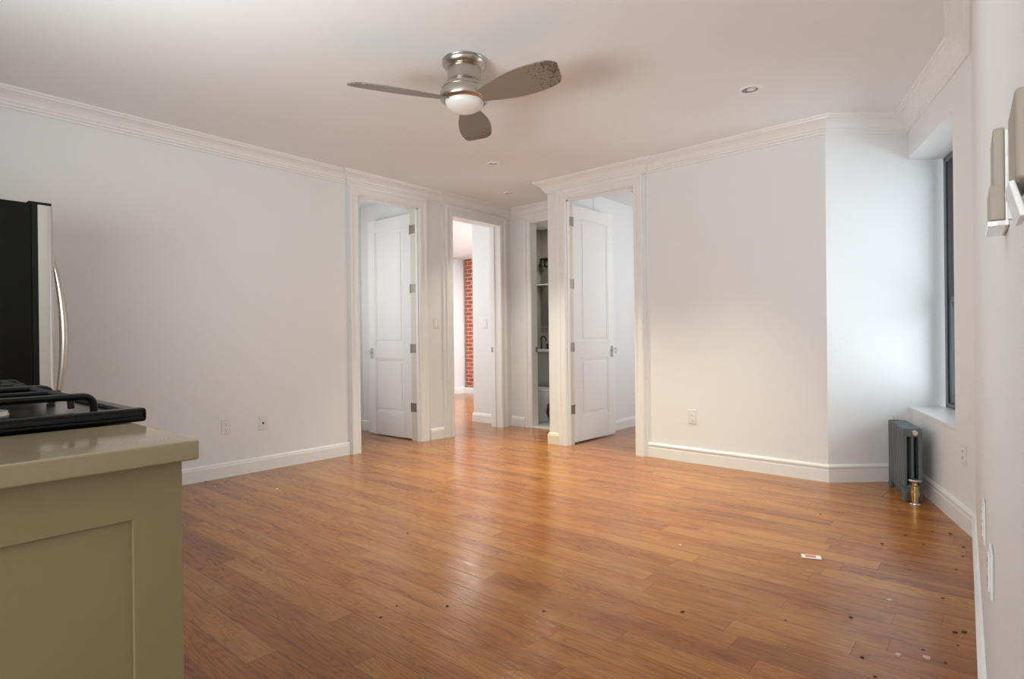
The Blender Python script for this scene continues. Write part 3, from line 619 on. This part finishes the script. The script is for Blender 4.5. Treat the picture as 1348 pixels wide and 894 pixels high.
# range
rg = empty('gas_stove', (-1.635, 0.05, 0), 0, 'black gas stove with cast iron grates between the two counters', 'stove')
RX0, RX1, RY0, RY1 = -2.018, -1.254, -0.30, 0.388
loc(MB().box(RX0 + 0.01, RX1 - 0.01, RY0, RY1 - 0.06, 0.03, TZ - 0.005), 'stove_body', M['enamel'], rg, bevel=0.004)
w = MB(); zt = 0.926; q = 0.028
w.box(RX0, RX1, RY0, RY1 - 0.0, TZ, 0.912); w.box(RX0, RX0 + q, RY0, RY1, 0.912, zt); w.box(RX1 - q, RX1, RY0, RY1, 0.912, zt); w.box(RX0 + q, RX1 - q, RY0, RY0 + q, 0.912, zt); w.box(RX0 + q, RX1 - q, RY1 - q, RY1, 0.912, zt - 0.003)
loc(w, 'cooktop', M['enamel'], rg, bevel=0.006, seg=3)
loc(MB().box(RX0 + q + 0.001, RX1 - q - 0.001, RY0 + q, RY1 - q, 0.912, 0.9145), 'cooktop_surface', M['cooktop'], rg)
loc(MB().box(RX0 + 0.005, RX1 - 0.005, RY1 - 0.06, RY1 - 0.01, 0.80, TZ - 0.005), 'control_panel', M['steel'], rg, bevel=0.005)
loc(MB().box(RX0 + 0.02, RX1 - 0.02, RY1 - 0.06, RY1 - 0.025, 0.22, 0.785), 'oven_door', M['enamel'], rg, bevel=0.004)
loc(MB().tube([(RX0 + 0.07, RY1 - 0.02, 0.74), (RX0 + 0.07, RY1 + 0.02, 0.74), (RX1 - 0.07, RY1 + 0.02, 0.74), (RX1 - 0.07, RY1 - 0.02, 0.74)], 0.009), 'oven_handle', M['steel'], rg, smooth='auto')
for i in range(4):
    KM = Matrix.Translation((RX0 + 0.13 + i * 0.168, RY1 - 0.010, 0.845)) @ Matrix.Rotation(-PI / 2, 4, 'X')
    loc(MB().lathe([(0, 0), (0.021, 0), (0.019, 0.012), (0.017, 0.0125), (0, 0.014)], 20, KM), 'control_knob', M['enamel'], rg, smooth='auto')
def bar(w, p, q, hw=0.0055, z0=0.946, z1=0.957):
    """flat-topped grate bar between xy points p and q"""
    p = Vector(p); q = Vector(q); d = (q - p).normalized(); n = Vector((-d.y, d.x)) * hw
    w.prism([tuple(p + n), tuple(p - n), tuple(q - n), tuple(q + n)], z0, z1)
def arch(w, p, q, r=0.0065, zt=0.951, zb=0.916, c=0.018):
    p = Vector(p); q = Vector(q); d = (q - p).normalized()
    pts = [(p.x, p.y, zb), (p.x, p.y, zt - c)]
    for k in (1, 2, 3): a = k * PI / 8; pts.append((p.x + d.x * c * (1 - math.cos(a)), p.y + d.y * c * (1 - math.cos(a)), zt - c + c * math.sin(a)))
    pts.append((p.x + d.x * c, p.y + d.y * c, zt)); pts.append((q.x - d.x * c, q.y - d.y * c, zt))
    for k in (3, 2, 1): a = k * PI / 8; pts.append((q.x - d.x * c * (1 - math.cos(a)), q.y - d.y * c * (1 - math.cos(a)), zt - c + c * math.sin(a)))
    pts += [(q.x, q.y, zt - c), (q.x, q.y, zb)]
    w.tube(pts, r, 8)
for gi, (ga, gb) in enumerate(((-1.64, -1.315), (-1.985, -1.66))):
    w = MB(); y0, y1 = -0.245, 0.318; gm = (ga + gb) / 2
    for x in (ga, gb): arch(w, (x, y0), (x, y1))
    for y in (y0 + 0.02, 0.036, y1 - 0.035): arch(w, (ga, y), (gb, y), 0.0055, zb=0.93)
    for yc in (-0.11, 0.17):
        for sx in (-1, 1): w.tube([(gm + sx * 0.155, yc, 0.950), (gm + sx * 0.035, yc, 0.950), (gm + sx * 0.03, yc, 0.936)], 0.0055, 8)
        for sy in (-1, 1): w.tube([(gm, yc + sy * 0.13, 0.950), (gm, yc + sy * 0.035, 0.950), (gm, yc + sy * 0.03, 0.936)], 0.0055, 8)
    loc(w, 'grate', M['iron'], rg, smooth='auto')
    for yc in (-0.11, 0.17):
        bm_ = loc(MB().lathe([(0, 0.914), (0.05, 0.914), (0.048, 0.922), (0.036, 0.924), (0, 0.924)], 28, Matrix.Translation((gm, yc, 0))), 'burner', M['steel'], rg, smooth='auto')
        c_ = MB().lathe([(0, 0.924), (0.034, 0.924), (0.036, 0.928), (0.033, 0.932), (0, 0.933)], 28, Matrix.Translation((gm, yc, 0))).build('burner_cap', M['iron'], bm_, smooth='auto')
# refrigerator
fr = empty('refrigerator', (-3.72, 0.25, 0), 0, 'tall refrigerator with black side and stainless steel front at the left edge', 'refrigerator')
FX0, FX1 = -4.11, -3.355
loc(MB().box(FX0, FX1, -0.24, 0.585, 0.03, 1.688), 'fridge_body', M['fridge'], fr, bevel=0.006)
loc(MB().box(FX0 + 0.006, FX1 - 0.004, 0.585, 0.607, 0.05, 1.690), 'door_gasket', M['gasket'], fr)
def fdoor(z0, z1, name):
    w = MB(); ys = 0.607; r = 0.022; y1 = 0.665
    prof = [(FX0, ys), (FX1, ys), (FX1, y1 - r)]
    for k in range(1, 7): a = k * PI / 12; prof.append((FX1 - r * (1 - math.cos(a)), y1 - r + r * math.sin(a)))
    for k in range(0, 7): a = PI / 2 + k * PI / 12; prof.append((FX0 + r + r * math.cos(a), y1 - r + r * math.sin(a)))
    w.prism(prof, z0, z1); o = loc(w, name, M['steel'], fr, smooth='auto'); return o
fd1 = fdoor(0.625, 1.684, 'fridge_door'); fd2 = fdoor(0.05, 0.615, 'freezer_door')
def hand(z0, z1, par):
    pts = []; n = 14
    for i in range(n + 1):
        t = i / n; pts.append((FX1 - 0.045, 0.668 + 0.040 * math.sin(PI * t) ** 0.8, z0 + (z1 - z0) * t))
    w = MB().tube(pts, [0.008 + 0.010 * math.sin(PI * i / n) for i in range(n + 1)], 12)
    o = w.build('door_handle', M['nickel'], par, smooth='auto'); return o
hand(0.74, 1.435, fd1); 
MB().tube([(FX0 + 0.08, 0.66, 0.56), (FX0 + 0.08, 0.71, 0.56), (FX1 - 0.08, 0.71, 0.56), (FX1 - 0.08, 0.66, 0.56)], 0.012, 12).build('door_handle', M['nickel'], fd2, smooth='auto')
loc(MB().box(FX1 - 0.09, FX1 - 0.012, 0.575, 0.660, 1.686, 1.699), 'hinge_cover', M['gasket'], fr, bevel=0.003)
loc(MB().box(FX0 + 0.01, FX1 - 0.01, -0.22, 0.57, 0.0, 0.03), 'base_grille', M['gasket'], fr)

# ------------------------------------------------------------------ radiator (local: x along the window wall toward camera, y toward the room)
rdir = wd; rin = -wn_
RM = Matrix(((rdir.x, rin.x, 0, 0), (rdir.y, rin.y, 0, 0), (0, 0, 1, 0), (0, 0, 0, 1)))
RP = (-0.555, 4.800)
RM.translation = Vector((RP[0], RP[1], 0))
rad = empty('radiator', (0, 0, 0), 0, 'slate grey cast iron column radiator under the window with a brass valve', 'radiator')
rad.matrix_world = RM
NS, PT, RH, RD = 8, 0.053, 0.462, 0.105
def section(i, end):
    w = MB(); x = 0.03 + i * PT
    # headers and three slim columns
    t = 0.021
    def slab(x0, x1, y0, y1, z0, z1): w.box(x0, x1, y0, y1, z0, z1)
    slab(x - t, x + t, 0, RD, RH - 0.055, RH); slab(x - t, x + t, 0, RD, 0.055, 0.105)
    for yc, r in ((0.012, 0.012), (RD / 2, 0.008), (RD - 0.012, 0.012)):
        slab(x - t, x + t, yc - r, yc + r, 0.08, RH - 0.03)
    if end:
        slab(x - t, x + t, 0, 0.026, 0, 0.07); slab(x - t, x + t, RD - 0.026, RD, 0, 0.07)
    return w.build('radiator_section', M['radiator'], rad, bevel=0.008, seg=3)
for i in range(NS): section(i, i in (0, NS - 1))
w = MB()
for z in (RH - 0.028, 0.08):
    MB().tube([(0.03, RD / 2, z), (0.03 + (NS - 1) * PT, RD / 2, z)], 0.02, 14).build('nipple_pipe', M['radiator'], rad, smooth='auto')
xe = 0.03 + (NS - 1) * PT + 0.021
EM = Matrix.Translation((xe, RD / 2 - 0.01, RH - 0.028)) @ Matrix.Rotation(PI / 2, 4, 'Y')
MB().lathe([(0, 0), (0.019, 0), (0.019, 0.006), (0.014, 0.008), (0.014, 0.014), (0, 0.015)], 6, EM).build('end_plug', M['chrome'], rad)
vx = xe + 0.045
v = MB(); VM = Matrix.Translation((vx, RD / 2, 0))
v.lathe([(0, 0.008), (0.019, 0.008), (0.019, 0.05), (0.024, 0.052), (0.024, 0.078), (0.021, 0.082), (0.021, 0.112), (0.015, 0.116), (0.014, 0.132), (0.009, 0.134), (0.009, 0.145), (0, 0.145)], 16, VM)
v.tube([(xe - 0.01, RD / 2, 0.082), (vx, RD / 2, 0.082)], 0.014, 12)
vv = v.build('valve_body', M['brass'], rad, smooth='auto')
MB().lathe([(0, 0.002), (0.030, 0.002), (0.028, 0.008), (0.018, 0.012), (0, 0.012)], 24, VM).build('escutcheon', M['chrome'], rad, smooth='auto')
MB().lathe([(0, 0.140), (0.030, 0.140), (0.035, 0.146), (0.030, 0.154), (0, 0.157)], 24, VM).build('valve_handle', M['steel'], rad, smooth='auto')
MB().tube([(xe + 0.002, RD / 2 + 0.0, 0.365), (xe + 0.002, RD / 2, 0.12)], 0.003, 8).build('tie_rod', M['radiator'], rad)
MB().lathe([(0, RH - 0.004), (0.022, RH - 0.004), (0.024, RH + 0.006), (0.010, RH + 0.010), (0.010, RH + 0.022), (0.013, RH + 0.026), (0, RH + 0.028)], 16, Matrix.Translation((0.03, 0.07, 0))).build('air_vent', M['chrome'], rad, smooth='auto')

# ------------------------------------------------------------------ bathroom things
TX, TY = -4.62, 5.83
to = empty('toilet', (TX, TY, 0.008), 0, 'white toilet seen as a sliver through the bathroom doorway', 'toilet')
def ring(w, secs, seg=28):
    vs = []; fs = []
    for (cx, hx, hy, z) in secs:
        for k in range(seg):
            a = 2 * PI * k / seg; ex = math.cos(a); ey = math.sin(a)
            vs.append((cx + hx * ex, hy * ey, z))
    for i in range(len(secs) - 1):
        for k in range(seg): q = (k + 1) % seg; fs.append((i * seg + k, i * seg + q, (i + 1) * seg + q, (i + 1) * seg + k))
    fs.append(tuple(reversed(range(seg)))); fs.append(tuple((len(secs) - 1) * seg + k for k in range(seg)))
    w.add(vs, fs)
w = MB(); ring(w, [(-0.02, 0.22, 0.11, 0), (-0.02, 0.215, 0.105, 0.03), (-0.03, 0.19, 0.09, 0.10), (-0.02, 0.20, 0.10, 0.20), (0.02, 0.24, 0.15, 0.29), (0.05, 0.255, 0.185, 0.355), (0.05, 0.26, 0.19, 0.385)])
w.build('toilet_bowl', M['porcelain'], to, smooth='auto')
w = MB(); ring(w, [(0.05, 0.262, 0.192, 0.387), (0.05, 0.266, 0.195, 0.395), (0.05, 0.262, 0.192, 0.41)]); w.build('toilet_seat', M['porcelain'], to, smooth='auto')
MB().box(-0.46, -0.25, -0.21, 0.21, 0.36, 0.74).build('tank', M['porcelain'], to, bevel=0.02)
MB().box(-0.465, -0.24, -0.22, 0.22, 0.742, 0.775).build('tank_lid', M['porcelain'], to, bevel=0.01)
va = empty('bathroom_vanity', (-4.35, 6.315, 0.009), 0, 'grey bathroom vanity with a pale sink top behind the toilet', 'vanity')
MB().box(-0.73, 0.73, -0.22, 0.27, 0.12, 0.86).build('vanity_body', M['vanity'], va, bevel=0.004)
for a, b in ((-0.725, -0.005), (0.005, 0.725)): MB().box(a, b, -0.24, -0.221, 0.13, 0.85).build('vanity_door', M['vanity'], va, bevel=0.004)
MB().box(-0.735, 0.735, -0.25, 0.275, 0.86, 0.895).build('sink_top', M['porcelain'], va, bevel=0.005)
MB().box(-0.7, 0.7, -0.2, 0.25, 0, 0.12).build('toe_kick', M['vanity'], va)
fc = empty('faucet', (-4.97, 6.42, 0.903), 0, 'dark gooseneck bathroom faucet on the vanity sink top', 'faucet')
w = MB(); pts = [(0, 0, 0), (0, 0, 0.13)] + [(0.045 - 0.045 * math.cos(t), -0.01, 0.13 + 0.045 * math.sin(t)) for t in [i * PI / 8 for i in range(1, 9)]] + [(0.09, -0.01, 0.11)]
w.tube(pts, 0.009, 10).build('spout', M['bronze'], fc, smooth='auto')
for dx in (-0.0,): MB().lathe([(0, 0), (0.025, 0), (0.022, 0.01), (0.012, 0.012), (0.012, 0.05), (0.02, 0.055), (0.02, 0.07), (0, 0.075)], 14, Matrix.Translation((0.085, 0.03, 0))).build('tap_handle', M['bronze'], fc, smooth='auto')
mi = empty('bathroom_mirror', (-4.35, 6.595, 1.22), 0, 'wall mirror above the bathroom vanity', 'mirror')
MB().box(-0.74, 0.74, -0.012, 0, 0, 0.86).build('mirror_glass', M['mirror'], mi)
MB().box(-0.75, 0.75, -0.02, 0, -0.02, 0.0).build('mirror_ledge', M['chrome'], mi)
sh = props(MB().box(-5.09, -3.6, 6.47, 6.58, 1.80, 1.812).build('glass_shelf', M['plate_white']), 'thin white shelf across the bathroom mirror', 'shelf')
vl = empty('vanity_light', (-4.95, 6.595, 2.17), 0, 'dark bronze light bar over the bathroom mirror', 'wall light')
MB().box(-0.14, 0.3, -0.04, 0, -0.02, 0.02).build('light_bar', M['bronze'], vl, bevel=0.01)
for dx in (-0.06, 0.10, 0.24): MB().lathe([(0.03, -0.02), (0.055, -0.10), (0.05, -0.10), (0.026, -0.02)], 16, Matrix.Translation((dx, -0.08, 0.0))).build('lamp_shade', M['bronze'], vl, smooth='auto')

# ------------------------------------------------------------------ litter on the floor
cd = empty('matchbook', (-0.724, 3.0, 0), 0.35, 'small white card with red print lying open on the floor', 'card')
MB().box(-0.042, 0.042, -0.022, 0.022, 0.001, 0.005).build('card_stock', M['paper'], cd, bevel=0.0008, seg=1)
MB().box(-0.026, 0.020, -0.012, 0.012, 0.005, 0.0056).build('red_print', M['redink'], cd)
def flake(x, y, s, name, m, label, cat, group=None, flat=0.25):
    w = MB(); n = 7; a0 = random.random() * 6; pr = [(math.cos(a0 + i * 2 * PI / n) * s * random.uniform(0.55, 1.1), math.sin(a0 + i * 2 * PI / n) * s * random.uniform(0.4, 0.9)) for i in range(n)]
    w.prism(pr, 0.0, s * flat); o = w.build(name, m, None); o.location = (x, y, 0.0); o.rotation_euler = (0, 0, random.random() * 6)
    return props(o, label, cat, group)

flake(-0.286, 2.259, 0.016, 'paint_flake', M['scrap'], 'pale paint flake on the floor, the left of two near the right wall', 'litter')
flake(-0.217, 2.298, 0.015, 'paint_flake', M['scrap'], 'pale paint flake on the floor, the right of two near the right wall', 'litter')
flake(-0.372, 2.710, 0.015, 'wood_splinter', M['scrap'], 'thin tan splinter on the shiny floor patch behind the two paint flakes', 'litter', flat=0.15)
flake(-1.273, 2.765, 0.010, 'paint_flake', M['scrap'], 'tiny pale chip in the middle of the floor, left of the card', 'litter')
flake(-2.203, 2.973, 0.009, 'paint_flake', M['scrap'], 'tiny pale chip on the floor in front of the bathroom doorway', 'litter')
flake(-1.762, 1.703, 0.008, 'paint_flake', M['scrap'], 'tiny pale chip in the foreground of the floor', 'litter')
flake(-3.961, 2.039, 0.012, 'paint_flake', M['paper'], 'small white scrap on the floor before the left wall', 'litter')
flake(-4.384, 1.787, 0.010, 'paint_flake', M['paper'], 'tiny white scrap on the floor in the left corner beside dark crumbs', 'litter')
flake(-5.814, 5.775, 0.018, 'paper_scrap', M['paper'], 'white scrap on the floor of the far brick room', 'litter')
for x, y in [(-0.856, 3.761), (-0.425, 3.635), (-0.325, 3.791), (-0.249, 3.807), (-0.338, 3.533), (-0.185, 3.605), (-0.18, 3.46), (-0.192, 3.245), (-0.213, 2.857), (-0.459, 2.452), (-0.375, 2.168), (-0.324, 2.072), (-0.229, 2.348), (-0.165, 2.301), (-0.132, 2.579), (-0.143, 2.456), (-0.157, 2.556), (-0.638, 2.275), (-0.499, 3.416), (-2.493, 2.02), (-1.847, 1.436), (-1.819, 1.338), (-1.29, 3.763), (-0.959, 2.097), (-4.600, 1.809), (-4.463, 1.896), (-1.37, 1.768), (-1.691, 1.563)]:
    flake(x, y, random.uniform(0.005, 0.010), 'floor_crumb', M['crumb'], 'tiny dark crumb of dirt on the wooden floor', 'crumb', 'dark crumbs scattered over the floor', 0.4)
